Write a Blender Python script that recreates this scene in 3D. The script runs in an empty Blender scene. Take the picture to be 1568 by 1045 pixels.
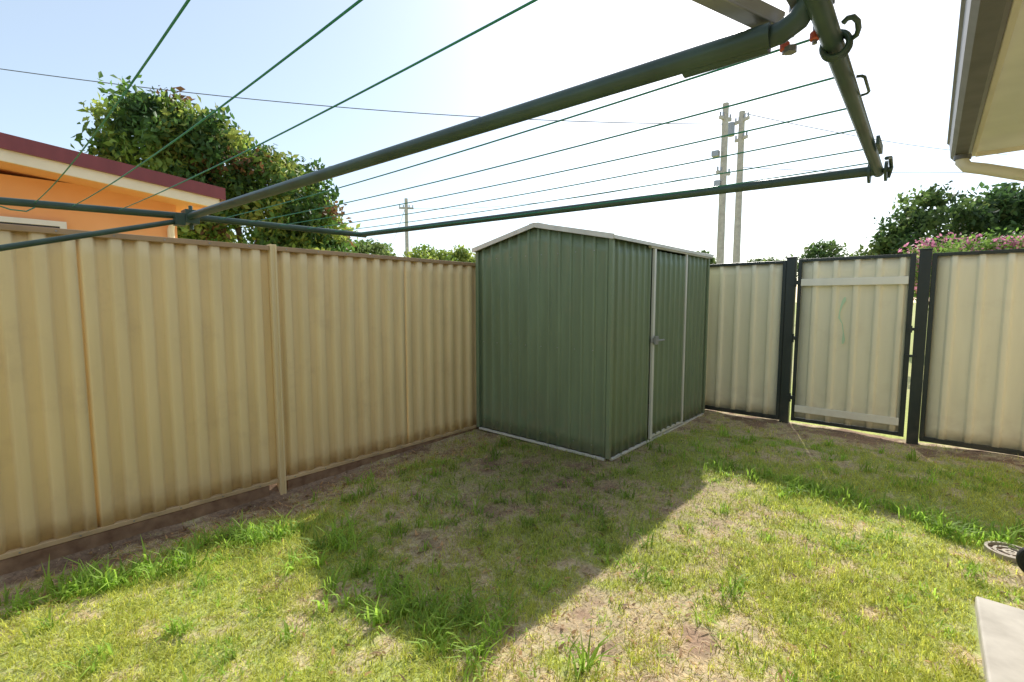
import bpy, math, numpy as np
from mathutils import Vector, Matrix
rng = np.random.default_rng(7)
scene = bpy.context.scene
scene.view_settings.view_transform = 'Standard'
scene.view_settings.look = 'None'
scene.view_settings.exposure = 0

# ------------------------------------------------------------------ helpers
class MB:
    def __init__(s): s.v=[]; s.f=[]
    def box(s,x0,x1,y0,y1,z0,z1):
        n=len(s.v)
        s.v+=[(x0,y0,z0),(x1,y0,z0),(x1,y1,z0),(x0,y1,z0),(x0,y0,z1),(x1,y0,z1),(x1,y1,z1),(x0,y1,z1)]
        s.f+=[(n,n+3,n+2,n+1),(n+4,n+5,n+6,n+7),(n,n+1,n+5,n+4),(n+1,n+2,n+6,n+5),(n+2,n+3,n+7,n+6),(n+3,n,n+4,n+7)]
        return s
    def beam(s,p,q,w,h,up=(0,0,1)):
        p=Vector(p);q=Vector(q);d=(q-p).normalized();u=Vector(up)
        r=d.cross(u).normalized();u=r.cross(d).normalized();n=len(s.v)
        for c in (p,q):
            for a,b in ((-1,-1),(1,-1),(1,1),(-1,1)):
                s.v.append(tuple(c+r*(a*w/2)+u*(b*h/2)))
        s.f+=[(n,n+1,n+2,n+3),(n+7,n+6,n+5,n+4)]
        for i in range(4):
            j=(i+1)%4; s.f.append((n+i,n+4+i,n+4+j,n+j))
        return s
    def tube(s,pts,r,seg=12,r2=None):
        pts=[Vector(p) for p in pts];n0=len(s.v);m=len(pts)
        prev=None
        for i,p in enumerate(pts):
            a=pts[max(0,i-1)];b=pts[min(m-1,i+1)];d=(b-a).normalized()
            if prev is None:
                u=Vector((0,0,1)) if abs(d.z)<.9 else Vector((1,0,0))
            else: u=prev
            rr=d.cross(u).normalized();u=rr.cross(d).normalized();prev=u
            R=r if r2 is None else r+(r2-r)*i/(m-1)
            for k in range(seg):
                t=2*math.pi*k/seg
                s.v.append(tuple(p+rr*(math.cos(t)*R)+u*(math.sin(t)*R)))
        for i in range(m-1):
            for k in range(seg):
                a=n0+i*seg+k;b=n0+i*seg+(k+1)%seg
                s.f.append((a,b,b+seg,a+seg))
        s.f.append(tuple(n0+k for k in range(seg))[::-1])
        s.f.append(tuple(n0+(m-1)*seg+k for k in range(seg)))
        return s
    def poly_extrude(s,prof,axis,a,b):
        n=len(s.v);m=len(prof)
        for t in (a,b):
            for (p,q) in prof:
                s.v.append((p,t,q) if axis=='y' else (t,p,q))
        s.f.append(tuple(range(n,n+m)));s.f.append(tuple(range(n+2*m-1,n+m-1,-1)))
        for i in range(m):
            j=(i+1)%m; s.f.append((n+i,n+j,n+m+j,n+m+i))
        return s
    def obj(s,name,mat,parent=None,smooth=False,bevel=0,solid=0,loc=None):
        me=bpy.data.meshes.new(name);me.from_pydata(s.v,[],s.f);me.update()
        o=bpy.data.objects.new(name,me);scene.collection.objects.link(o)
        me.materials.append(mat)
        import bmesh
        bm=bmesh.new();bm.from_mesh(me);bmesh.ops.recalc_face_normals(bm,faces=bm.faces);bm.to_mesh(me);bm.free()
        if smooth:
            for p in me.polygons:p.use_smooth=True
            try: me.set_sharp_from_angle(angle=math.radians(50))
            except Exception: pass
        if solid:
            m=o.modifiers.new('s','SOLIDIFY');m.thickness=solid;m.offset=0
            try: o.cycles.shadow_terminator_geometry_offset=0
            except Exception: pass
        if bevel:
            m=o.modifiers.new('b','BEVEL');m.width=bevel;m.segments=2;m.limit_method='ANGLE'
        if parent:o.parent=parent
        return o
def empty(name):
    o=bpy.data.objects.new(name,None);scene.collection.objects.link(o);o.empty_display_size=.2;return o

def np_mesh(name,V,F4,mat,cols=None,F3=None,parent=None):
    me=bpy.data.meshes.new(name)
    nq=0 if F4 is None else len(F4); nt=0 if F3 is None else len(F3)
    me.vertices.add(len(V));me.vertices.foreach_set('co',V.astype(np.float32).ravel())
    li=[]
    if nq: li.append(F4.ravel())
    if nt: li.append(F3.ravel())
    li=np.concatenate(li).astype(np.int32)
    st=np.concatenate([np.arange(nq)*4, nq*4+np.arange(nt)*3]).astype(np.int32)
    me.loops.add(len(li));me.loops.foreach_set('vertex_index',li)
    me.polygons.add(nq+nt);me.polygons.foreach_set('loop_start',st)
    me.update(calc_edges=True)
    if cols is not None:
        a=me.color_attributes.new('Col','FLOAT_COLOR','POINT')
        cc=np.ones((len(V),4),np.float32);cc[:,:3]=cols
        a.data.foreach_set('color',cc.ravel())
    me.materials.append(mat);me.validate()
    o=bpy.data.objects.new(name,me);scene.collection.objects.link(o)
    if parent:o.parent=parent
    return o

_tab=rng.random((8,256,256))
def vnoise(x,y,freq,seed=0):
    x=np.asarray(x)*freq+37.3+seed*11.7;y=np.asarray(y)*freq+91.1+seed*5.3
    xi=np.floor(x).astype(int);yi=np.floor(y).astype(int);fx=x-xi;fy=y-yi
    fx=fx*fx*(3-2*fx);fy=fy*fy*(3-2*fy);T=_tab[seed%8]
    g=lambda a,b:T[a%256,b%256]
    return (g(xi,yi)*(1-fx)+g(xi+1,yi)*fx)*(1-fy)+(g(xi,yi+1)*(1-fx)+g(xi+1,yi+1)*fx)*fy
def sstep(a,b,x):
    t=np.clip((x-a)/(b-a),0,1);return t*t*(3-2*t)

# ------------------------------------------------------------------ materials
def newmat(name):
    m=bpy.data.materials.new(name);m.use_nodes=True
    nt=m.node_tree;b=nt.nodes['Principled BSDF'];return m,nt,b
def painted(name,col,rough=.45,var=.12,bump=.15,dirt=0,dirtcol=(.25,.15,.09),metal=0,streak=True,zdirt=(0,.35),spec=.5,stain=0):
    m,nt,b=newmat(name);N=nt.nodes;L=nt.links
    tc=N.new('ShaderNodeTexCoord');mp=N.new('ShaderNodeMapping')
    mp.inputs['Scale'].default_value=(6,6,.8) if streak else (3,3,3)
    L.new(tc.outputs['Object'],mp.inputs[0])
    no=N.new('ShaderNodeTexNoise');no.inputs['Scale'].default_value=1.5;no.inputs['Detail'].default_value=6
    L.new(mp.outputs[0],no.inputs['Vector'])
    mr=N.new('ShaderNodeMapRange');mr.inputs[1].default_value=.3;mr.inputs[2].default_value=.7
    mr.inputs[3].default_value=1-var;mr.inputs[4].default_value=1+var
    L.new(no.outputs['Fac'],mr.inputs[0])
    mul=N.new('ShaderNodeVectorMath');mul.operation='SCALE';mul.inputs[0].default_value=col
    L.new(mr.outputs[0],mul.inputs['Scale']);out=mul.outputs[0]
    if stain:
        n4=N.new('ShaderNodeTexNoise');n4.inputs['Scale'].default_value=3.2;n4.inputs['Detail'].default_value=9;n4.inputs['Roughness'].default_value=.65
        L.new(tc.outputs['Object'],n4.inputs['Vector'])
        r4=N.new('ShaderNodeMapRange');r4.inputs[1].default_value=.56;r4.inputs[2].default_value=.72;r4.inputs[3].default_value=0;r4.inputs[4].default_value=stain
        L.new(n4.outputs['Fac'],r4.inputs[0])
        m4=N.new('ShaderNodeMix');m4.data_type='RGBA';L.new(r4.outputs[0],m4.inputs['Factor']);L.new(out,m4.inputs['A']);m4.inputs['B'].default_value=(*dirtcol,1)
        out=m4.outputs['Result']
    if dirt:
        sp=N.new('ShaderNodeSeparateXYZ');L.new(tc.outputs['Object'],sp.inputs[0])
        n2=N.new('ShaderNodeTexNoise');n2.inputs['Scale'].default_value=9;n2.inputs['Detail'].default_value=8
        L.new(tc.outputs['Object'],n2.inputs['Vector'])
        r=N.new('ShaderNodeMapRange');r.inputs[1].default_value=zdirt[0];r.inputs[2].default_value=zdirt[1];r.inputs[3].default_value=1;r.inputs[4].default_value=0
        L.new(sp.outputs[2],r.inputs[0])
        mm=N.new('ShaderNodeMath');mm.operation='MULTIPLY';L.new(r.outputs[0],mm.inputs[0])
        r2=N.new('ShaderNodeMapRange');r2.inputs[1].default_value=.35;r2.inputs[2].default_value=.65;r2.inputs[3].default_value=0;r2.inputs[4].default_value=dirt
        L.new(n2.outputs['Fac'],r2.inputs[0]);L.new(r2.outputs[0],mm.inputs[1])
        mx=N.new('ShaderNodeMix');mx.data_type='RGBA';L.new(mm.outputs[0],mx.inputs['Factor']);L.new(out,mx.inputs['A']);mx.inputs['B'].default_value=(*dirtcol,1)
        out=mx.outputs['Result']
    L.new(out,b.inputs['Base Color'])
    b.inputs['Roughness'].default_value=rough;b.inputs['Metallic'].default_value=metal
    b.inputs['Specular IOR Level'].default_value=spec
    if bump:
        n3=N.new('ShaderNodeTexNoise');n3.inputs['Scale'].default_value=2.5;n3.inputs['Detail'].default_value=3;L.new(tc.outputs['Object'],n3.inputs['Vector'])
        bp=N.new('ShaderNodeBump');bp.inputs['Strength'].default_value=bump;bp.inputs['Distance'].default_value=.03
        L.new(n3.outputs['Fac'],bp.inputs['Height']);L.new(bp.outputs[0],b.inputs['Normal'])
    return m
def rough_mat(name,c1,c2,scale=20,rough=.9,bump=.4,dist=.01):
    m,nt,b=newmat(name);N=nt.nodes;L=nt.links
    tc=N.new('ShaderNodeTexCoord');no=N.new('ShaderNodeTexNoise');no.inputs['Scale'].default_value=scale;no.inputs['Detail'].default_value=8
    L.new(tc.outputs['Object'],no.inputs['Vector'])
    cr=N.new('ShaderNodeValToRGB');cr.color_ramp.elements[0].position=.3;cr.color_ramp.elements[1].position=.7
    cr.color_ramp.elements[0].color=(*c1,1);cr.color_ramp.elements[1].color=(*c2,1)
    L.new(no.outputs['Fac'],cr.inputs[0]);L.new(cr.outputs[0],b.inputs['Base Color']);b.inputs['Roughness'].default_value=rough
    bp=N.new('ShaderNodeBump');bp.inputs['Strength'].default_value=bump;bp.inputs['Distance'].default_value=dist
    L.new(no.outputs['Fac'],bp.inputs['Height']);L.new(bp.outputs[0],b.inputs['Normal'])
    return m
def leafmat(name,trans=.35,rough=.5,gain=1.0):
    m,nt,b=newmat(name);N=nt.nodes;L=nt.links
    at=N.new('ShaderNodeAttribute');at.attribute_name='Col'
    L.new(at.outputs['Color'],b.inputs['Base Color']);b.inputs['Roughness'].default_value=rough
    b.inputs['Specular IOR Level'].default_value=.3
    tr=N.new('ShaderNodeBsdfTranslucent')
    hs=N.new('ShaderNodeHueSaturation');hs.inputs['Value'].default_value=1.4*gain;hs.inputs['Saturation'].default_value=1.05;L.new(at.outputs['Color'],hs.inputs['Color'])
    L.new(hs.outputs[0],tr.inputs['Color'])
    mx=N.new('ShaderNodeMixShader');mx.inputs[0].default_value=trans
    L.new(b.outputs[0],mx.inputs[1]);L.new(tr.outputs[0],mx.inputs[2]);L.new(mx.outputs[0],N['Material Output'].inputs['Surface'])
    return m

M_tan=painted('tan_colorsteel',(.88,.67,.37),.5,.06,.03,dirt=.6,dirtcol=(.56,.38,.22),zdirt=(0,.22),spec=.3,stain=.22)
M_tanpost=painted('tan_post',(.82,.64,.37),.6,.05,.0,spec=.2)
M_tanrail=painted('tan_dirty_rail',(.62,.45,.26),.7,.25,.0,spec=.2,streak=False)
M_caprail=painted('cap_rail',(.42,.27,.15),.5,.1,.0)
M_cream=painted('cream_colorsteel',(.95,.86,.62),.55,.05,.03,dirt=.5,dirtcol=(.60,.46,.30),zdirt=(0,.5),spec=.25,stain=.15)
M_rail=painted('gate_rail_cream',(.95,.90,.76),.55,.04,.0,dirt=.3,dirtcol=(.60,.46,.30),zdirt=(0,.5),spec=.2)
M_black=painted('black_painted_steel',(.022,.03,.028),.4,.25,.05,dirt=.5,dirtcol=(.12,.10,.07),zdirt=(0,.4))
M_green=painted('green_colorsteel',(.20,.255,.150),.40,.10,.05,dirt=.6,dirtcol=(.30,.26,.17),zdirt=(0,.45),spec=.5,stain=.15)
M_trim=painted('pale_trim',(.72,.69,.62),.45,.12,.05)
M_galv=painted('galvanised',(.36,.36,.37),.38,.2,.05,metal=.6)
M_pipe=painted('dark_green_pipe',(.045,.078,.060),.35,.25,.05,spec=.45)
M_wire=painted('green_wire',(.015,.22,.13),.4,.1,0)
M_red=painted('red_plastic_cap',(.55,.10,.05),.5,.15,0)
M_plinth=rough_mat('timber_plinth',(.20,.11,.065),(.38,.24,.15),12)
M_conc=rough_mat('concrete',(.50,.45,.38),(.68,.62,.53),9,.9,.25,.006)
M_orange=rough_mat('orange_render',(.88,.43,.19),(.92,.48,.23),3,.9,.1)
M_maroon=painted('maroon_fascia',(.22,.05,.055),.5,.1,0)
M_creamw=painted('cream_paint',(.88,.78,.60),.5,.05,0,streak=False)
M_white=painted('white_paint',(.8,.8,.78),.5,.05,0)
M_gutter=painted('gutter_paint',(.16,.15,.145),.5,.15,.05)
M_soffit=painted('soffit_paint',(.94,.90,.82),.7,.05,.02,streak=False)
M_pole=rough_mat('weathered_pole',(.42,.38,.35),(.58,.53,.49),6,.9,.2)
M_bark=rough_mat('bark',(.10,.075,.055),(.22,.17,.12),8)
M_glass,_,b=newmat('window_glass');b.inputs['Base Color'].default_value=(.05,.06,.07,1);b.inputs['Roughness'].default_value=.05
M_roof=painted('roof_sheet',(.30,.10,.09),.5,.1,.1)
M_bin=painted('bin_plastic',(.04,.09,.05),.5,.1,0)
M_rubber=painted('black_rubber',(.02,.02,.02),.7,.1,0)
M_leaf=leafmat('leaf',.4)
M_grass=leafmat('grass_blade',.45,.6,1.2)
M_paintmark=painted('green_paint_mark',(.60,.76,.50),.6,.2,0)

# ground material
m,nt,b=newmat('lawn_ground');N=nt.nodes;L=nt.links
at=N.new('ShaderNodeAttribute');at.attribute_name='Col'
tc=N.new('ShaderNodeTexCoord')
n1=N.new('ShaderNodeTexNoise');n1.inputs['Scale'].default_value=45;n1.inputs['Detail'].default_value=10;n1.inputs['Roughness'].default_value=.7
L.new(tc.outputs['Object'],n1.inputs['Vector'])
mr=N.new('ShaderNodeMapRange');mr.inputs[1].default_value=.3;mr.inputs[2].default_value=.7;mr.inputs[3].default_value=.5;mr.inputs[4].default_value=1.4
L.new(n1.outputs['Fac'],mr.inputs[0])
sc=N.new('ShaderNodeVectorMath');sc.operation='SCALE';L.new(at.outputs['Color'],sc.inputs[0]);L.new(mr.outputs[0],sc.inputs['Scale'])
L.new(sc.outputs[0],b.inputs['Base Color']);b.inputs['Roughness'].default_value=.95;b.inputs['Specular IOR Level'].default_value=.1
bp=N.new('ShaderNodeBump');bp.inputs['Strength'].default_value=.6;bp.inputs['Distance'].default_value=.012;L.new(n1.outputs['Fac'],bp.inputs['Height']);L.new(bp.outputs[0],b.inputs['Normal'])
M_ground=m

# ------------------------------------------------------------------ ground
def hfun(x,y):
    inside=sstep(-3.95,-3.8,x)*(1-sstep(1.5,3,x))*(1-sstep(6.4,7,y))
    h=.035*(vnoise(x,y,1.1,1)-.5)+.022*(vnoise(x,y,4,2)-.5)+.012*(vnoise(x,y,13,3)-.5)
    h=h-.10*(1-sstep(-3.8,-3.0,x))*(1-sstep(1.5,4.5,y))
    return h*inside
def greenness(x,y):
    g=.10+.30*vnoise(x,y,1.9,4)+.42*vnoise(x,y,6,5)+.40*vnoise(x,y,17,6)
    g=g+.08*sstep(-1.0,.5,x)*(1-sstep(4.9,5.6,y))
    g=g+.10*np.exp(-((x+2.6)/.55)**2)*(1-sstep(1.2,1.8,y))
    g=g+.12*np.exp(-((y-4.2)/.4)**2)*sstep(-1.8,-1.2,x)
    g=g-.06*np.exp(-((x+1.0)/.5)**2-((y-1.5)/.6)**2)
    g=g-.38*(1-sstep(-3.7,-3.2,x))-.32*sstep(5.5,6.2,y)-.10*np.exp(-((x+2.2)/1.0)**2-((y-2.9)/1.0)**2)  # last term bares more dark soil in the shed-shadow area to deepen the shade
    return g
# dark earth plus shed shade painted into soil and grass colours (broad, soft), paler soil toward the camera
def shed_shade(x,y): return np.exp(-((x+2.3)/1.2)**2-((y-3.2)/1.6)**2)
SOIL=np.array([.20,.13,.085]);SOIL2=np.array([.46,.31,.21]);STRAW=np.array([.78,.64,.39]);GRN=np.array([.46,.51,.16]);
def axis(a,b,step,far):
    mid=np.arange(a,b+1e-6,step);o=[];d=step
    p=b
    while p<far: d*=1.5;p+=d;o.append(p)
    q=a;d=step;o2=[]
    while q>-far: d*=1.5;q-=d;o2.append(q)
    return np.array(o2[::-1]+list(mid)+o)
xs=axis(-4.0,1.6,.035,400);ys=axis(-.6,6.6,.035,400)
X,Y=np.meshgrid(xs,ys);Xf=X.ravel();Yf=Y.ravel()
Z=hfun(Xf,Yf);V=np.stack([Xf,Yf,Z],1)
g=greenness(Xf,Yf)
far=(Xf<-4)|(Yf>6.4)|(Xf>2)
g=np.where(far,.72+.25*(vnoise(Xf,Yf,.3,2)-.5),g)
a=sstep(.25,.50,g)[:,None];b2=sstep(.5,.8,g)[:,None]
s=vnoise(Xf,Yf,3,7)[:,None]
wt=shed_shade(Xf,Yf)[:,None]
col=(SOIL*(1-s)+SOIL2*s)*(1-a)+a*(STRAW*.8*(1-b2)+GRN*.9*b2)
col=col*(1-wt*.8)+wt*.8*(SOIL*1.1*(1-.5*a)+.5*a*np.array([.26,.24,.10]))  # shed shade mixed into the ground colour over dark bare soil
nx=len(xs);ny=len(ys);i=np.arange(ny-1)[:,None]*nx+np.arange(nx-1)[None,:];i=i.ravel()
F=np.stack([i,i+1,i+1+nx,i+nx],1)
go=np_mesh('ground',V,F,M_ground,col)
go.data.polygons.foreach_set('use_smooth',np.ones(len(go.data.polygons),bool))

# ------------------------------------------------------------------ grass
def blades(x,y,L,w,lean,az,cols,curl=.5,z0=None,flat=None):
    n=len(x);z=hfun(x,y) if z0 is None else z0
    dx=np.cos(az);dy=np.sin(az);px=-dy;py=dx
    P0=np.stack([x,y,z-.004],1)
    h1=np.stack([dx*np.sin(lean)*L*.5,dy*np.sin(lean)*L*.5,np.cos(lean)*L*.5],1)
    l2=lean+curl
    h2=h1+np.stack([dx*np.sin(l2)*L*.5,dy*np.sin(l2)*L*.5,np.cos(l2)*L*.5],1)
    W=np.stack([px*w/2,py*w/2,np.zeros(n)],1)
    V=np.stack([P0-W,P0+W,P0+h1+W*.8,P0+h1-W*.8,P0+h2],1).reshape(-1,3)
    V[:,2]=np.maximum(V[:,2],np.repeat(z,5)-.004)
    k=np.arange(n)*5
    F4=np.stack([k,k+1,k+2,k+3],1);F3=np.stack([k+3,k+2,k+4],1)
    return V,F4,F3,np.repeat(cols,5,axis=0)
def inshed(x,y): return (x>-3.82)&(x<-2.08)&(y>3.66)&(y<6.12)
def inslab(x,y): return ((x>.22)&(y<3.08))|(x>1.0)|(((x-.42)**2+(y-3.84)**2)<.11**2)
NB=430000
x=rng.uniform(-3.84,1.1,NB);y=rng.uniform(-.4,6.28,NB)
fw=-.664*x+.748*y;rt=.748*x+.664*y
d=np.hypot(x,y);keep=(rng.random(NB)<np.clip(2.6/d,0,1)**1.2)&(fw>.5)&(np.abs(rt)<fw*1.25+.3)&~inshed(x,y)&~inslab(x,y)
g=greenness(x,y);keep&=rng.random(NB)<(.08+.92*sstep(.22,.56,g))*(1-.35*shed_shade(x,y))
x=x[keep];y=y[keep];g=g[keep];n=len(x)
isg=rng.random(n)<(.10+.82*sstep(.42,.80,g)+.12*shed_shade(x,y))
c=np.where(isg[:,None],np.array([.54,.60,.14])*(1-rng.random((n,1))*.5)+np.array([.22,.16,.04])*rng.random((n,1)),
   np.array([.86,.72,.47])*(1-rng.random((n,1))*.5))
wt=shed_shade(x,y)[:,None]*.8
c=c*(1-wt)+wt*np.where(isg[:,None],c*np.array([.48,.60,.52]),c*np.array([.50,.45,.40]))  # blades darkened in colour around the shed shadow
Lh=np.where(isg,rng.uniform(.022,.06,n),rng.uniform(.02,.055,n))*(.6+.8*vnoise(x,y,3.2,3))
lean=np.where(isg,rng.uniform(.1,1.1,n),rng.uniform(.9,1.5,n))
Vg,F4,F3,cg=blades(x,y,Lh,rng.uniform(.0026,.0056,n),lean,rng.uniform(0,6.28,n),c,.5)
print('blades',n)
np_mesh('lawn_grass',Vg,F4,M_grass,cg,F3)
# weeds
cl=[]
def line(p,q,n,j,s=1.0):
    t=rng.random(n);return [(p[0]+(q[0]-p[0])*a+rng.normal(0,j),p[1]+(q[1]-p[1])*a+rng.normal(0,j),s) for a in t]
cl+=line((-3.15,-.1),(-2.95,1.2),75,.09,1.15)
cl+=line((-2.9,1.25),(-1.3,1.25),44,.12,1.2)
cl+=line((-2.0,1.2),(-1.1,1.45),26,.12,1.1)
cl+=line((-1.35,4.1),(.6,4.05),85,.10,1.1)
cl+=line((-1.3,3.6),(.5,3.6),16,.25,.8)
cl+=line((-2.9,1.5),(-1.4,3.2),55,.42,.9)
cl+=line((-3.3,1.7),(-3.0,3.4),22,.15)
cl+=line((-2.6,.4),(-1.2,1.0),18,.3,.8)
cl+=line((-1,2.2),(.1,2.8),14,.4,.8)
cl+=line((-1.9,3.7),(-1.2,5.6),20,.2)
cl+=line((-.8,5.0),(.6,5.3),30,.3)
cl+=[(rng.uniform(-3.3,1),rng.uniform(.4,5.6),.45) for _ in range(520)]
VV=[];A4=[];A3=[];CC=[];off=0
for (cx,cy,sz) in cl:
    if inshed(cx,cy) or inslab(cx,cy) or cx<-3.8: continue
    k=rng.integers(8,22);big=rng.uniform(.6,1.4)*sz
    xx=cx+rng.normal(0,.026,k);yy=cy+rng.normal(0,.026,k)
    base=np.array([.34,.50,.09])*rng.uniform(.7,1.15)*(1-.5*float(shed_shade(cx,cy)))  # weed colour also darkened around the shed shadow
    cc=base*rng.uniform(.75,1.25,(k,1))
    v,f4,f3,c2=blades(xx,yy,rng.uniform(.05,.14,k)*big,rng.uniform(.006,.012,k)*(.5+.5*sz),rng.uniform(.05,1.0,k),rng.uniform(0,6.28,k),cc,.75)
    VV.append(v);A4.append(f4+off);A3.append(f3+off);CC.append(c2);off+=len(v)
np_mesh('weed_grass',np.concatenate(VV),np.concatenate(A4),M_grass,np.concatenate(CC),np.concatenate(A3))
# dry leaf litter
x=np.concatenate([rng.uniform(-3.8,-3.0,700),rng.uniform(-3.8,1,1800)]);y=np.concatenate([rng.uniform(0,3.6,700),rng.uniform(.8,6.2,1800)])
k=~inshed(x,y)&~inslab(x,y);x=x[k];y=y[k];n=len(x)
cc=np.array([.36,.23,.12])*rng.uniform(.4,1.7,(n,1))
v,f4,f3,c2=blades(x,y,rng.uniform(.02,.055,n),rng.uniform(.006,.018,n),rng.uniform(1.1,1.45,n),rng.uniform(0,6.28,n),cc,.2,z0=hfun(x,y)+.014)
np_mesh('leaf_litter',v,f4,M_grass,c2,f3)

# ------------------------------------------------------------------ ribbed sheet
def profile(kind,L):
    pts=[]
    if kind=='corr':
        pitch=.137;n=int(L/pitch)+1
        key=[(0,0),(.24,.0),(.29,.08),(.39,.92),(.44,1),(.74,1),(.79,.92),(.89,.08),(.94,0)]
        dep=.035
    elif kind=='rib':
        pitch=.19;n=int(L/pitch)+1;dep=.026
        key=[(0,0),(.50,0),(.53,.1),(.59,.9),(.62,1),(.78,1),(.81,.9),(.87,.1),(.90,0)]
    else:
        pitch=.128;n=int(L/pitch)+1;dep=.020
        key=[(0,0),(.58,0),(.60,.1),(.65,.9),(.67,1),(.83,1),(.85,.9),(.90,.1),(.92,0)]
    for i in range(n):
        for s,o in key:
            S=(i+s)*pitch
            if S>L: continue
            if pts and abs(pts[-1][0]-S)<1e-6: continue
            pts.append((S,o*dep))
    if pts[-1][0]<L: pts.append((L,pts[-1][1]))
    return pts
def sheet(mb,kind,axis,a,b,const,z0,z1,sgn=1,ztop=None,rows=14):
    P=profile(kind,b-a);n=len(mb.v);R=rows+1
    for s,o in P:
        zt=z1 if ztop is None else ztop(a+s)
        for r in range(R):
            t=r/rows;z=z0+(zt-z0)*t
            # slight hand-installed waviness of thin steel, zero at the rails
            wv=.0028*math.sin(math.pi*t)*(float(vnoise(a+s+const*3,z,1.6,5))-.5)*2
            q=const+sgn*o+wv
            mb.v.append((q,a+s,z) if axis=='y' else (a+s,q,z))
    for i in range(len(P)-1):
        for r in range(rows):
            A=n+i*R+r;mb.f.append((A,A+R,A+R+1,A+1))
    return mb

# left fence
FX=-3.86
fence=empty('tan_steel_fence')
y_posts=[-3.17,-.82,1.53,3.88,6.23]
for i in range(4):
    a,b_=y_posts[i]+.025,y_posts[i+1]-.025
    mid=a+ (b_-a)*.52
    sheet(MB(),'corr','y',a,mid,FX-.018,.02,1.855).obj('sheet_%d_a'%i,M_tan,fence,smooth=True,solid=.002)
    sheet(MB(),'corr','y',mid-.03,b_,FX-.014,.02,1.855).obj('sheet_%d_b'%i,M_tan,fence,smooth=True,solid=.002)
    MB().box(FX-.028,FX+.030,a,b_,1.838,1.872).obj('top_rail_%d'%i,M_caprail,fence,bevel=.003)
    MB().box(FX-.028,FX+.026,a,b_,-.005,.024).obj('bottom_rail_%d'%i,M_tanrail,fence,bevel=.003)
for i,yp in enumerate(y_posts):
    mb=MB().box(FX-.03,FX+.034,yp-.024,yp+.024,-.3,1.885)
    mb.box(FX+.034,FX+.040,yp-.024,yp-.009,-.2,1.88).box(FX+.034,FX+.040,yp+.009,yp+.024,-.2,1.88)
    mb.obj('post_%d'%i,M_tanpost,fence,bevel=.002)
mb=MB()
for yp in (-3.1,-.75,1.6,3.95): mb.box(FX-.02,FX+.022,yp-.03,yp+2.18,-.30,-.008)
mb.obj('timber_plinth',M_plinth,fence,bevel=.004)
mb=MB()
for i in range(4):
    for k in range(9):
        yy=y_posts[i]+.10+k*.26
        mb.box(FX+.030,FX+.035,yy-.004,yy+.004,1.851,1.859)
        mb.box(FX+.026,FX+.030,yy-.004,yy+.004,.006,.014)
mb.obj('screws',M_galv,fence)

# back fence, cream
FY=6.30
bf=empty('cream_steel_fence')
ZB,ZT=.06,1.90
def bframe(x0,x1,tag):
    sheet(MB(),'rib','x',x0+.03,x1-.03,FY+.012,ZB,ZT,sgn=-1).obj('sheet_'+tag,M_cream,bf,smooth=True,solid=.002)
    MB().box(x0,x1,FY-.026,FY+.026,ZT-.012,ZT+.020).obj('top_rail_'+tag,M_black,bf,bevel=.003)
    MB().box(x0,x1,FY-.026,FY+.026,ZB-.035,ZB+.012).obj('bottom_rail_'+tag,M_black,bf,bevel=.003)
bframe(-3.80,-2.43,'a');bframe(-2.37,-1.29,'b')
bframe(-.015,2.3,'c');bframe(2.38,4.7,'d');bframe(4.78,7.2,'e')
mb=MB()
for a in (-2.43,): mb.box(a,a+.06,FY-.03,FY+.03,-.1,1.93)
mb.box(2.3,2.38,FY-.03,FY+.03,-.1,1.93).box(4.7,4.78,FY-.03,FY+.03,-.1,1.93)
mb.box(-1.285,-1.19,FY-.04,FY+.04,-.1,1.945)
mb.box(-.115,-.02,FY-.04,FY+.04,-.1,1.955)
mb.box(-1.29,-1.185,FY-.046,FY+.046,1.945,1.957).box(-.12,-.015,FY-.046,FY+.046,1.955,1.967)
mb.obj('posts',M_black,bf,bevel=.004)
MB().box(-1.325,-1.288,FY-.03,FY+.028,.05,1.915).box(-.018,.022,FY-.03,FY+.028,.05,1.915).obj('end_stiles',M_black,bf,bevel=.003)

# gate
gt=empty('cream_side_gate')
gx0,gx1=-1.168,-.138
MB().box(gx0,gx0+.035,FY-.02,FY+.02,.04,1.93).box(gx1-.045,gx1,FY-.02,FY+.02,.04,1.93).box(gx0+.035,gx1-.045,FY-.02,FY+.02,1.895,1.928).box(gx0+.035,gx1-.045,FY-.02,FY+.02,.042,.08).obj('frame',M_black,gt,bevel=.003)
sheet(MB(),'rib','x',gx0+.036,gx1-.046,FY+.014,.081,1.894,sgn=-1).obj('sheet',M_cream,gt,smooth=True,solid=.002)
MB().box(gx0+.037,gx1-.047,FY-.040,FY-.019,1.62,1.70).box(gx0+.037,gx1-.047,FY-.040,FY-.019,.155,.235).obj('cross_rails',M_rail,gt,bevel=.004)
mb=MB()
for zz in (.32,1.02,1.66):
    mb.tube([(gx0-.012,FY-.05,zz-.05),(gx0-.012,FY-.05,zz+.05)],.011)
    mb.box(gx0-.05,gx0-.014,FY-.056,FY-.048,zz-.025,zz+.025).box(gx0-.010,gx0+.03,FY-.050,FY-.022,zz-.022,zz+.022)
mb.obj('hinges',M_black,gt,smooth=True)
MB().box(gx1-.03,gx1+.06,FY-.06,FY-.046,1.15,1.18).box(gx1-.02,gx1+.01,FY-.075,FY-.061,1.13,1.20).box(gx1-.03,gx1+.05,FY-.062,FY-.047,.88,.905).obj('latch',M_black,gt,bevel=.003)
mb=MB();pts=[(-.71,1.49,.008),(-.715,1.45,.018),(-.735,1.40,.010),(-.75,1.32,.006),(-.75,1.26,.009),(-.72,1.20,.004),(-.705,1.10,.005),(-.70,1.02,.015),(-.705,.98,.008)]
for (px,pz,w) in pts: mb.v+=[(px-w,FY-.0182,pz),(px+w,FY-.0182,pz)]
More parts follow.
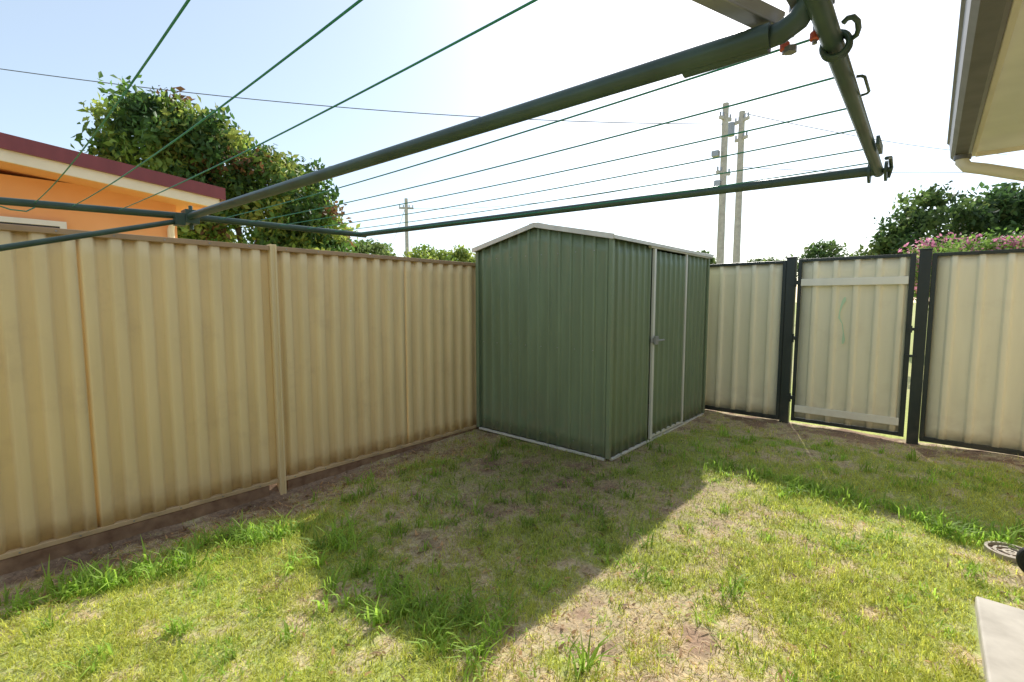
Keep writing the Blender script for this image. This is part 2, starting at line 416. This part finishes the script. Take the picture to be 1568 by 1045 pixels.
for k in range(len(pts)-1): mb.f.append((2*k,2*k+1,2*k+3,2*k+2))
mb.obj('paint_mark',M_paintmark,gt)

# ------------------------------------------------------------------ shed
sh=empty('green_garden_shed')
SX0,SX1,SY0,SY1=-3.80,-2.10,3.68,6.08;SE,SR=2.00,2.185;SM=(SX0+SX1)/2
zt=lambda x: SE+(SR-SE)*(1-abs(x-SM)/((SX1-SX0)/2))
sheet(MB(),'shed','x',SX0+.01,SX1-.01,SY0+.020,.03,2,sgn=-1,ztop=zt).obj('gable_front',M_green,sh,smooth=True,solid=.002)
sheet(MB(),'shed','x',SX0+.01,SX1-.01,SY1-.020,.03,2,sgn=1,ztop=zt).obj('gable_back',M_green,sh,smooth=True,solid=.002)
sheet(MB(),'shed','y',SY0+.01,SY1-.01,SX0+.020,.03,SE,sgn=-1).obj('wall_back',M_green,sh,smooth=True,solid=.002)
sheet(MB(),'shed','y',SY0+.02,4.49,SX1-.020,.03,SE,sgn=1).obj('wall_front_near',M_green,sh,smooth=True,solid=.002)
sheet(MB(),'shed','y',5.35,SY1-.02,SX1-.020,.03,SE,sgn=1).obj('wall_front_far',M_green,sh,smooth=True,solid=.002)
sheet(MB(),'shed','y',4.53,5.31,SX1-.006,.06,SE-.05,sgn=1).obj('door',M_green,sh,smooth=True,solid=.002)
MB().box(SX1-.01,SX1+.018,4.49,4.53,.03,SE-.03).box(SX1-.01,SX1+.016,5.31,5.345,.03,SE-.03).obj('door_jambs',M_trim,sh,bevel=.003)
MB().box(SX1-.012,SX1+.012,4.532,5.308,.035,.065).box(SX1-.012,SX1+.020,4.40,SY1-.03,SE-.028,SE+.004).obj('door_track',M_trim,sh,bevel=.003)
MB().box(SX1-.035,SX1+.006,SY0-.006,SY0+.035,.02,SE-.003).box(SX0-.006,SX0+.035,SY0-.006,SY0+.035,.02,SE-.003).box(SX1-.035,SX1+.006,SY1-.035,SY1+.006,.02,SE-.003).box(SX0-.006,SX0+.035,SY1-.035,SY1+.006,.02,SE-.003).obj('corner_trims',M_green,sh,bevel=.006)
MB().box(SX0+.04,SX1-.04,SY0-.010,SY0+.02,.0,.022).box(SX1-.02,SX1+.010,SY0+.04,SY1-.04,.0,.022).obj('base_rail',M_trim,sh,bevel=.003)
mb=MB()
o=.03
for yy in (SY0-o,SY1+o):
    mb.v+=[(SX0-o,yy,SE+.012-.0065),(SM,yy,SR+.016),(SX1+o,yy,SE+.012-.0065)]
mb.f+=[(0,1,4,3),(1,2,5,4)]
mb.obj('roof_sheets',M_green,sh,solid=.003)
mb=MB()
for yy in (SY0-.032,SY1+.032):
    for xa in (SX0-.03,SX1+.03):
        mb.beam((xa,yy,SE+.004),(SM,yy,SR+.006),.012,.046)
mb.obj('barge_caps',M_trim,sh,bevel=.002)
mb=MB()
mb.box(SX1+.026,SX1+.036,SY0-.03,SY1+.03,SE-.014,SE+.018).box(SX0-.036,SX0-.026,SY0-.03,SY1+.03,SE-.014,SE+.018)
mb.obj('eave_caps',M_trim,sh,bevel=.002)
mb=MB().box(SM-.06,SM+.06,SY0-.04,SY1+.04,SR+.018,SR+.024);mb.obj('ridge_cap',M_trim,sh,bevel=.002)
mb=MB().box(SX1+.018,SX1+.026,4.44,4.62,1.03,1.075).box(SX1+.026,SX1+.05,4.49,4.55,1.01,1.095)
mb.tube([(SX1+.03,4.53,1.05),(SX1+.06,4.56,1.05),(SX1+.06,4.66,1.05)],.010)
mb.obj('door_bolt',M_galv,sh,bevel=.003)
mb=MB()
for k in range(8):
    for zz in (.12,1.0,1.9):
        xx=SX0+.12+k*.2;mb.box(xx-.004,xx+.004,SY0-.007,SY0-.001,zz-.004,zz+.004)
mb.obj('screws',M_galv,sh)

# ------------------------------------------------------------------ clothesline
cs=empty('folding_clothesline')
ZC=1.90
AR=(-.23,.92,ZC);AL=(-3.07,.79,ZC+.01);BR=(-.17,2.09,ZC);BL=(-3.02,1.79,ZC+.01)
MB().tube([AL,AR],.0195,20).tube([(-.38,.926,ZC),(-.235,.932,ZC)],.0225,20).obj('centre_beam',M_pipe,cs,smooth=True)
MB().tube([(-.25,.93,ZC),(-.215,.93,ZC+.003),(-.19,.925,ZC+.012),(-.176,.92,ZC+.030),(-.172,.915,ZC+.06)],.018,20).obj('beam_elbow',M_pipe,cs,smooth=True)
MB().tube([BR,BL],.017,16).obj('front_bar',M_pipe,cs,smooth=True)
MB().tube([(-.165,2.13,ZC),(-.14,-1.3,ZC+.02)],.016,18).obj('end_bar',M_pipe,cs,smooth=True)
MB().tube([(-3.0,1.83,ZC+.01),(-3.07,.79,ZC+.01),(-3.24,.09,ZC+.01),(-3.45,-1.3,ZC+.01)],.018,16).obj('end_bar_far',M_pipe,cs,smooth=True)
MB().tube([(-3.07,.74,ZC-.02),(-2.90,.07,1.668),(-2.80,-.6,1.42),(-2.75,-1.3,1.17)],.013,12).obj('brace',M_pipe,cs,smooth=True)
MB().tube([(-3.45,-1.3,ZC+.01),(.1,-1.3,ZC+.02)],.03,16).tube([(-2.75,-1.3,-.2),(-2.75,-1.3,ZC)],.035,16).tube([(-.5,-1.3,-.2),(-.5,-1.3,ZC)],.035,16).obj('rear_posts',M_pipe,cs,smooth=True)
mb=MB()
mb.box(-3.115,-3.03,.765,.83,ZC-.03,ZC+.045).box(-3.09,-3.03,.72,.764,ZC-.045,ZC+.02)
mb.tube([(-3.07,.80,ZC-.06),(-3.07,.80,ZC+.07)],.010)
mb.obj('hinge_block',M_pipe,cs,bevel=.006)
mb=MB()
mb.tube([(-.165+.019,2.10,ZC-.004),(-.165+.027,2.10,ZC-.004)],.034,20)
mb.tube([(-.165-.027,2.10,ZC-.004),(-.165-.019,2.10,ZC-.004)],.034,20)
mb.tube([(-.205,2.10,ZC),(-.125,2.10,ZC)],.008)
mb.tube([(-.138,2.02,ZC+.02),(-.130,2.06,ZC+.03),(-.130,2.13,ZC+.01),(-.138,2.14,ZC-.02)],.006,8)
mb.obj('corner_plates',M_pipe,cs,smooth=True)
def ring(mb,c,r,th,n=20):
    pts=[(c[0]+r*math.cos(t),c[1],c[2]+r*math.sin(t)) for t in np.linspace(0,2*math.pi,n+1)]
    mb.tube(pts,th,8)
mb=MB();ring(mb,(-.152,1.03,ZC),.020,.005);ring(mb,(-.152,1.041,ZC),.020,.005)
arc=[(-.131,1.035,ZC+.004),(-.122,1.03,ZC+.006),(-.118,1.015,ZC+.008),(-.117,.99,ZC+.010),(-.121,.972,ZC+.010),(-.128,.966,ZC+.008),(-.134,.97,ZC+.005)]
mb.tube(arc,.0045,8)
mb.tube([(-.138,1.20,ZC),(-.130,1.204,ZC),(-.126,1.214,ZC),(-.126,1.30,ZC),(-.130,1.31,ZC),(-.140,1.314,ZC)],.003,8)
mb.box(-.142,-.134,1.70,1.82,ZC-.012,ZC+.012)
mb.obj('clamps_and_handles',M_pipe,cs,smooth=True)
mb=MB()
mb.beam((-.235,.965,ZC+.028),(-.55,.40,ZC+.13),.030,.005).beam((-.249,.965,ZC+.040),(-.564,.40,ZC+.142),.004,.026).beam((-.221,.965,ZC+.040),(-.536,.40,ZC+.142),.004,.026)
mb.beam((-.185,.965,ZC+.03),(-.245,.55,ZC+.12),.026,.005).beam((-.172,.965,ZC+.042),(-.232,.55,ZC+.132),.004,.024)
mb.obj('galvanised_arms',M_galv,cs,bevel=.0015)
mb=MB()
mb.tube([(-.205,.95,ZC+.0),(-.205,.95,ZC+.06)],.005,10).tube([(-.26,.955,ZC+.03),(-.19,.962,ZC+.03)],.006,10)
mb.tube([(-.185,.95,ZC+.040),(-.145,.955,ZC+.040)],.007,12).tube([(-.205,.95,ZC-.026),(-.205,.95,ZC-.016)],.010,6)
mb.tube([(-.222,.985,ZC-.01),(-.222,.985,ZC+.045)],.004,8).tube([(-.176,.985,ZC-.008),(-.176,.985,ZC+.045)],.004,8)
mb.obj('bolts',M_galv,cs,smooth=True)
mb=MB()
mb.tube([(-.282,.965,ZC+.022),(-.266,.967,ZC+.022)],.010,14).tube([(-.222,.985,ZC-.004),(-.222,.985,ZC+.010)],.008,14).tube([(-.176,.985,ZC-.002),(-.176,.985,ZC+.012)],.008,14)
mb.obj('red_caps',M_red,cs,smooth=True,bevel=.002)
mb=MB()
def wire(p,q,sag,r=.0021,n=14):
    p=Vector(p);q=Vector(q);pts=[]
    for i in range(n+1):
        t=i/n;c=p.lerp(q,t);c.z-=sag*4*t*(1-t);pts.append(c)
    mb.tube(pts,r,6)
def dx_at(y):
    return -3.07+(y-.79)*.05 if y>.79 else -3.07+(y-.79)*.243
for yr,yl,sg in ((1.01,.93,.02),(1.21,1.08,.022),(1.42,1.25,.018),(1.61,1.42,.02),(1.83,1.60,.015),(2.02,1.73,.02)):
    wire((-.155,yr,ZC+.013),(dx_at(yl),yl,ZC+.012),sg)
for yr,yl,sg in ((.60,.50,.02),(.42,.33,.03),(.235,.20,.045),(-.25,-.3,.02),(-.5,-.55,.02),(-.8,-.85,.02)):
    wire((-.148,yr,ZC+.013),(dx_at(yl),yl,ZC+.012),sg)
mb.tube([(dx_at(.2)+.02,.2,ZC-.01),(-3.17,.17,ZC-.035),(-3.2,.12,ZC-.03),(-3.235,.09,ZC-.015)],.003,6)
mb.obj('line_wires',M_wire,cs,smooth=True)

# ------------------------------------------------------------------ own house (right)
oh=empty('brick_house')
HW=1.05
MB().box(HW,9,-6,4.05,-.2,2.42).obj('walls',rough_mat('cream_wall',(.6,.5,.38),(.72,.62,.48),5),oh)
MB().box(.165,9,-6.4,4.42,2.425,2.44).obj('soffit',M_soffit,oh)
MB().box(.14,.163,-6.4,4.42,2.40,2.62).box(.163,9,4.421,4.445,2.40,2.58).obj('fascia',M_creamw,oh,bevel=.003)
prof=[(.137,2.50),(.137,2.385),(.120,2.365),(.060,2.365),(.040,2.385),(.030,2.47),(.018,2.48),(.018,2.495),(.034,2.495),(.045,2.47),(.055,2.395),(.125,2.392),(.127,2.50)]
MB().poly_extrude(prof,'y',-6.4,4.30).obj('gutter',M_gutter,oh,smooth=False)
MB().poly_extrude([(.020,2.49),(.031,2.468),(.041,2.384),(.061,2.364),(.119,2.364),(.136,2.384),(.136,2.50)],'y',4.301,4.306).obj('gutter_stop_end',M_gutter,oh)
mb=MB();mb.v=[(.14,-6.4,2.623),(.14,4.44,2.623),(3.5,4.44,3.7),(3.5,-6.4,3.7),(9,-6.4,2.623),(9,4.44,2.623)];mb.f=[(0,1,2,3),(3,2,5,4)]
mb.obj('roof',M_roof,oh,solid=.02)
mb=MB().tube([(.095,4.16,2.37),(.095,4.16,2.32),(.12,4.16,2.285),(.20,4.165,2.26),(.62,4.19,2.10),(.95,4.2,1.97),(1.0,4.2,1.93),(1.0,4.2,1.8),(1.0,4.2,0)],.034,16)
mb.obj('downpipe',M_creamw,oh,smooth=True)
MB().tube([(.095,4.16,2.362),(.095,4.16,2.335)],.042,16).obj('downpipe_nozzle',M_gutter,oh,smooth=True)

MB().box(.235,1.04,-5,3.06,-.1,.055).obj('concrete_path',M_conc,None,bevel=.01)
dr=empty('drain_cover')
mb=MB()
def annulus(mb,c,r0,r1,z0,z1,n=40):
    b0=len(mb.v)
    for k in range(n):
        t=2*math.pi*k/n
        for r,z in ((r0,z0),(r1,z0),(r1,z1),(r0,z1)): mb.v.append((c[0]+r*math.cos(t),c[1]+r*math.sin(t),z))
    for k in range(n):
        a=b0+4*k;b_=b0+4*((k+1)%n)
        for j in range(4):
            mb.f.append((a+j,a+(j+1)%4,b_+(j+1)%4,b_+j))
annulus(mb,(.42,3.84),.093,.107,-.05,.022);annulus(mb,(.42,3.84),.058,.072,.0,.014);annulus(mb,(.42,3.84),.02,.035,.0,.014)
mb.box(.33,.51,3.835,3.845,.0,.012).box(.415,.425,3.75,3.93,.0,.0115)
mb.obj('grate',painted('pvc',(.50,.42,.33),.6,.25,0,streak=False),dr,smooth=True)
MB().tube([(.42,3.84,-.03),(.42,3.84,.004)],.092,32).obj('drain_well',M_plinth,dr)
bn=empty('wheelie_bin')
mb=MB()
ring4=lambda x0,x1,y0,y1,z:[(x0,y0,z),(x1,y0,z),(x1,y1,z),(x0,y1,z)]
mb.v=ring4(.54,.93,3.12,3.52,.10)+ring4(.49,1.03,3.08,3.60,1.0)
mb.f=[(0,3,2,1),(4,5,6,7)]+[(i,(i+1)%4,4+(i+1)%4,4+i) for i in range(4)]
mb.obj('body',M_bin,bn,bevel=.02)
MB().box(.48,1.04,3.06,3.62,1.002,1.05).tube([(.485,3.1,1.07),(.485,3.58,1.07)],.015).obj('lid',M_bin,bn,bevel=.012)
MB().tube([(.50,3.085,.10),(.50,3.13,.10)],.09,28).obj('wheel',M_rubber,bn,bevel=.012)
MB().tube([(.50,3.53,.10),(.50,3.57,.10)],.09,28).obj('wheel_2',M_rubber,bn,bevel=.012)
MB().tube([(.50,3.07,.10),(.50,3.59,.10)],.012,12).tube([(.50,3.076,.10),(.50,3.084,.10)],.045,20).obj('axle',M_galv,bn)

# ------------------------------------------------------------------ neighbour house
nh=empty('orange_rendered_house')
MB().box(-14,-6.5,-7,1.55,-.2,2.62).obj('walls',M_orange,nh)
zr=lambda y:2.89-.10*y
def slab(mb,x0,x1,y0,y1,dz0,dz1):
    n=len(mb.v)
    for z in (dz0,dz1):
        mb.v+=[(x0,y0,zr(y0)+z),(x1,y0,zr(y0)+z),(x1,y1,zr(y1)+z),(x0,y1,zr(y1)+z)]
    mb.f+=[(n,n+3,n+2,n+1),(n+4,n+5,n+6,n+7)]+[(n+i,n+(i+1)%4,n+4+(i+1)%4,n+4+i) for i in range(4)]
    return mb
slab(MB(),-14.5,-6.03,-7.3,1.88,-.03,-.005).obj('roof',M_roof,nh)
slab(slab(MB(),-6.028,-6.0,-7.3,1.91,-.12,.01),-14.5,-6.03,1.882,1.91,-.12,.01).obj('fascia',M_maroon,nh)
slab(MB(),-6.06,-6.032,-7.3,1.85,-.22,-.035).obj('barge_board',M_creamw,nh)
slab(MB(),-14.4,-6.062,-7.2,1.85,-.20,-.18).obj('eave_lining',M_orange,nh)
slab(MB(),-14.4,-6.10,1.852,1.88,-.21,-.035).obj('barge_board_end',M_creamw,nh)
MB().tube([(-6.25,1.82,2.5),(-6.3,1.75,2.42),(-6.44,1.50,2.33),(-6.46,1.48,2.25),(-6.46,1.48,0)],.035,12).obj('downpipe',M_creamw,nh,smooth=True)
MB().box(-6.497,-6.46,-1.0,.62,2.18,2.23).box(-6.497,-6.46,-1.0,.62,1.1,1.15).box(-6.497,-6.46,-1.0,-.95,1.15,2.18).box(-6.497,-6.46,.57,.62,1.15,2.18).box(-6.497,-6.46,-.21,-.17,1.15,2.18).obj('window_frame',M_white,nh)
MB().box(-6.497,-6.48,-.95,.57,1.15,2.18).obj('window_glass',M_glass,nh)

# ------------------------------------------------------------------ trees
def tree(name,base,trunk_h,lobes,nclump,nleaf,leaf,pal,clump_r=.35,trunk_r=.16,accent=None,accp=0):
    e=empty(name);mb=MB();base=Vector(base)
    top=base+Vector((0,0,trunk_h))
    mb.tube([base,base.lerp(top,.5)+Vector((.05,.04,0)),top],trunk_r,10,trunk_r*.7)
    for c,r in lobes:
        c=Vector(c);mid=top.lerp(c,.5)+Vector((0,0,.1))
        mb.tube([top-Vector((0,0,.1)),mid,c],trunk_r*.5,8,trunk_r*.18)
        for k in range(7):
            d=Vector(rng.normal(0,1,3)).normalized();d.z=abs(d.z)*.8
            mb.tube([mid.lerp(c,.6),mid.lerp(c,.8)+d*r[0]*.35,c+Vector((d.x*r[0],d.y*r[1],d.z*r[2]))*.8],trunk_r*.16,5,trunk_r*.05)
    mb.obj('trunk_and_limbs',M_bark,e,smooth=True)
    vol=np.array([r[0]*r[1]*r[2] for c,r in lobes])**.67;vol/=vol.sum()
    li=rng.choice(len(lobes),nclump,p=vol)
    C=np.array([lobes[k][0] for k in li],float);Rr=np.array([lobes[k][1] for k in li],float)
    dd=rng.normal(0,1,(nclump,3));dd/=np.linalg.norm(dd,axis=1)[:,None]
    rad=rng.uniform(.35,1.0,nclump)**.5*rng.uniform(.82,1.10,nclump)
    cp=C+dd*Rr*rad[:,None]
    pal=np.array(pal);pc=pal[rng.integers(0,len(pal),nclump)]*rng.uniform(.7,1.3,(nclump,1))
    if accent is not None:
        k=rng.random(nclump)<accp;pc[k]=np.array(accent)*rng.uniform(.7,1.2,(k.sum(),1))
    idx=np.repeat(np.arange(nclump),nleaf);n=len(idx)
    P=cp[idx]+np.clip(rng.normal(0,clump_r*.5,(n,3)),-clump_r,clump_r)*np.array([1,1,.75])
    a=rng.normal(0,1,(n,3));a[:,2]-=.4;a/=np.linalg.norm(a,axis=1)[:,None]
    b_=np.cross(a,rng.normal(0,1,(n,3)));b_/=np.linalg.norm(b_,axis=1)[:,None]+1e-6
    Ls=leaf*rng.uniform(.6,1.3,n)[:,None];W=Ls*.26
    nn=np.cross(a,b_)
    V=np.stack([P-a*Ls*.5,P+b_*W+nn*W*.4,P+a*Ls*.5,P-b_*W+nn*W*.4],1).reshape(-1,3)
    k=np.arange(n)*4;F3=np.concatenate([np.stack([k,k+1,k+2],1),np.stack([k,k+2,k+3],1)])
    col=np.repeat(pc[idx]*rng.uniform(.75,1.25,(n,1)),4,axis=0)
    np_mesh('foliage',V,None,M_leaf,col,F3,parent=e)
    return e
G1=[(.13,.23,.05),(.24,.33,.07),(.08,.15,.04),(.36,.41,.10),(.06,.12,.035)]
tree('mango_tree',(-14.0,4.9,0),2.4,[((-14.7,3.2,5.25),(1.35,1.25,1.35)),((-14.2,4.5,4.8),(1.3,1.3,1.3)),((-13.5,5.6,4.2),(1.35,1.3,1.35)),((-14.6,3.5,3.6),(1.4,1.3,1.1)),((-13.2,6.2,3.1),(1.1,1.1,1.2))],430,78,.19,G1,.40,.2,(.24,.13,.06),.05)
G2=[(.07,.13,.04),(.12,.18,.055),(.05,.09,.03),(.18,.23,.075)]
tree('street_tree',(.6,19.2,0),2.0,[((.1,18.6,3.2),(1.5,1.4,1.4)),((1.5,19.6,3.1),(1.6,1.4,1.5)),((2.8,20,2.9),(1.6,1.4,1.5)),((-.8,18.4,2.7),(.9,.9,.9))],400,60,.19,G2,.36,.18)
tree('bougainvillea_bush',(.6,13.4,0),1.0,[((-.1,13.0,2.0),(.7,.6,.6)),((.7,13.6,2.25),(.8,.6,.6)),((1.5,13.6,2.2),(.8,.6,.6)),((-.9,13.0,1.8),(.5,.5,.5))],280,45,.09,[(.22,.34,.08),(.28,.40,.11),(.14,.24,.05)],.22,.07,(.72,.30,.45),.26)
tree('distant_tree',(-6.0,37,0),2.2,[((-5.5,36.8,3.9),(1.7,1.3,1.3)),((-3.9,37.6,3.5),(1.2,1.3,.9))],120,45,.26,G2,.45,.15)
tree('garden_tree',(-16.8,13.4,0),1.6,[((-16.8,13.4,3.0),(1.0,1.3,.75)),((-15.9,14.4,2.9),(1.0,1.2,.75))],130,45,.2,[(.28,.36,.08),(.20,.28,.06),(.36,.40,.1)],.35,.12)
tree('garden_tree',(-24,12.6,0),2.0,[((-24.2,12.2,4.2),(1.3,1.3,.95)),((-22.5,14.0,3.8),(1.2,1.2,.8))],130,45,.24,[(.15,.22,.06),(.24,.30,.10)],.4,.12)
tree('palm_like_tree',(-9.6,26.5,0),2.4,[((-9.6,26.5,3.4),(.6,.6,.7))],36,45,.26,G2,.4,.1)
tree('distant_tree',(-10.6,36,0),2.0,[((-9.0,37,3.7),(1.3,1.3,.7))],60,40,.24,G2,.4,.1)

# ------------------------------------------------------------------ poles & lines
def pole(name,p,h,r,arms):
    e=empty(name);MB().tube([(p[0],p[1],-.5),(p[0],p[1],h)],r*1.2,14,r*.85).obj('mast',M_pole,e,smooth=True)
    mb=MB();ins=MB()
    for z,w,ang in arms:
        dx,dy=math.cos(ang)*w,math.sin(ang)*w
        mb.beam((p[0]-dx,p[1]-dy,z),(p[0]+dx,p[1]+dy,z),.09,.11)
        for t in (-.9,-.4,.4,.9): ins.tube([(p[0]+dx*t,p[1]+dy*t,z+.06),(p[0]+dx*t,p[1]+dy*t,z+.2)],.035,8)
    if arms:
        mb.obj('crossarms',M_pole,e);ins.obj('insulators',M_galv,e)
    return e
p1=pole('power_pole',(-6.2,19.1),8.85,.13,[(8.3,.30,1.2),(6.3,.35,1.2)])
p2=pole('power_pole',(-6.05,20.6),8.95,.13,[(8.6,.35,-.5),(7.9,.3,-.5)])
MB().tube([(-6.35,20.3,8.0),(-6.35,20.3,8.5)],.13,14).obj('transformer',M_galv,p2,smooth=True)
MB().tube([(-6.35,18.9,5.6),(-6.35,18.9,6.0)],.12,12).box(-6.55,-6.3,18.75,18.95,6.9,7.1).obj('service_box',M_galv,p1,smooth=True)
pole('power_pole',(-25.2,18.3),7.9,.12,[(7.3,.45,.9)])
ln=empty('power_lines')
mb=MB();M_cable=painted('cable',(.10,.10,.11),.6,.05,0)
wire((-6.2,19.1,8.1),(-24.5,-.6,9.2),.5,.014,24)
wire((-6.05,20.6,8.9),(3.5,50,12.0),.3,.014,16)
wire((-6.05,20.6,6.8),(6.5,40,8.6),.3,.012,16)
wire((-6.2,19.1,6.4),(-25.2,18.3,7.3),.5,.009,20)
wire((-25.2,18.3,7.5),(-60,40,9),.6,.015,16)
mb.obj('cables',M_cable,ln)

# ------------------------------------------------------------------ light
w=bpy.data.worlds.new('World');scene.world=w;w.use_nodes=True;nt=w.node_tree
sd=Vector((-.41,1.19,1.0)).normalized()
sky=nt.nodes.new('ShaderNodeTexSky');sky.sky_type='NISHITA';sky.sun_disc=False
sky.sun_elevation=math.asin(sd.z);sky.sun_rotation=math.atan2(sd.x,sd.y)%(2*math.pi)
sky.air_density=1.0;sky.dust_density=1.0;sky.ozone_density=2.0
# constant haze added to the whole sky dome to brighten it and fill the shade
hz=nt.nodes.new('ShaderNodeVectorMath');hz.operation='ADD';hz.inputs[1].default_value=(2.1,2.25,2.05)
nt.links.new(sky.outputs[0],hz.inputs[0])
bg=nt.nodes['Background'];bg.inputs['Strength'].default_value=.15
nt.links.new(hz.outputs[0],bg.inputs['Color'])
sl=bpy.data.lights.new('sun','SUN');sl.energy=5;sl.angle=math.radians(.5);sl.color=(1,.965,.90)
so=bpy.data.objects.new('sun',sl);scene.collection.objects.link(so)
so.rotation_euler=(-sd).to_track_quat('-Z','Y').to_euler();so.location=(-5,12,15)

cam=bpy.data.cameras.new('camera');cam.sensor_width=36;cam.lens=16.55;cam.clip_start=.05;cam.clip_end=1500
co=bpy.data.objects.new('camera',cam);scene.collection.objects.link(co);co.location=(0,0,1.45)
yaw=math.radians(41.6);p=math.radians(4.87)
fwd=Vector((-math.sin(yaw)*math.cos(p),math.cos(yaw)*math.cos(p),-math.sin(p)))
co.rotation_euler=fwd.to_track_quat('-Z','Y').to_euler()
scene.camera=co
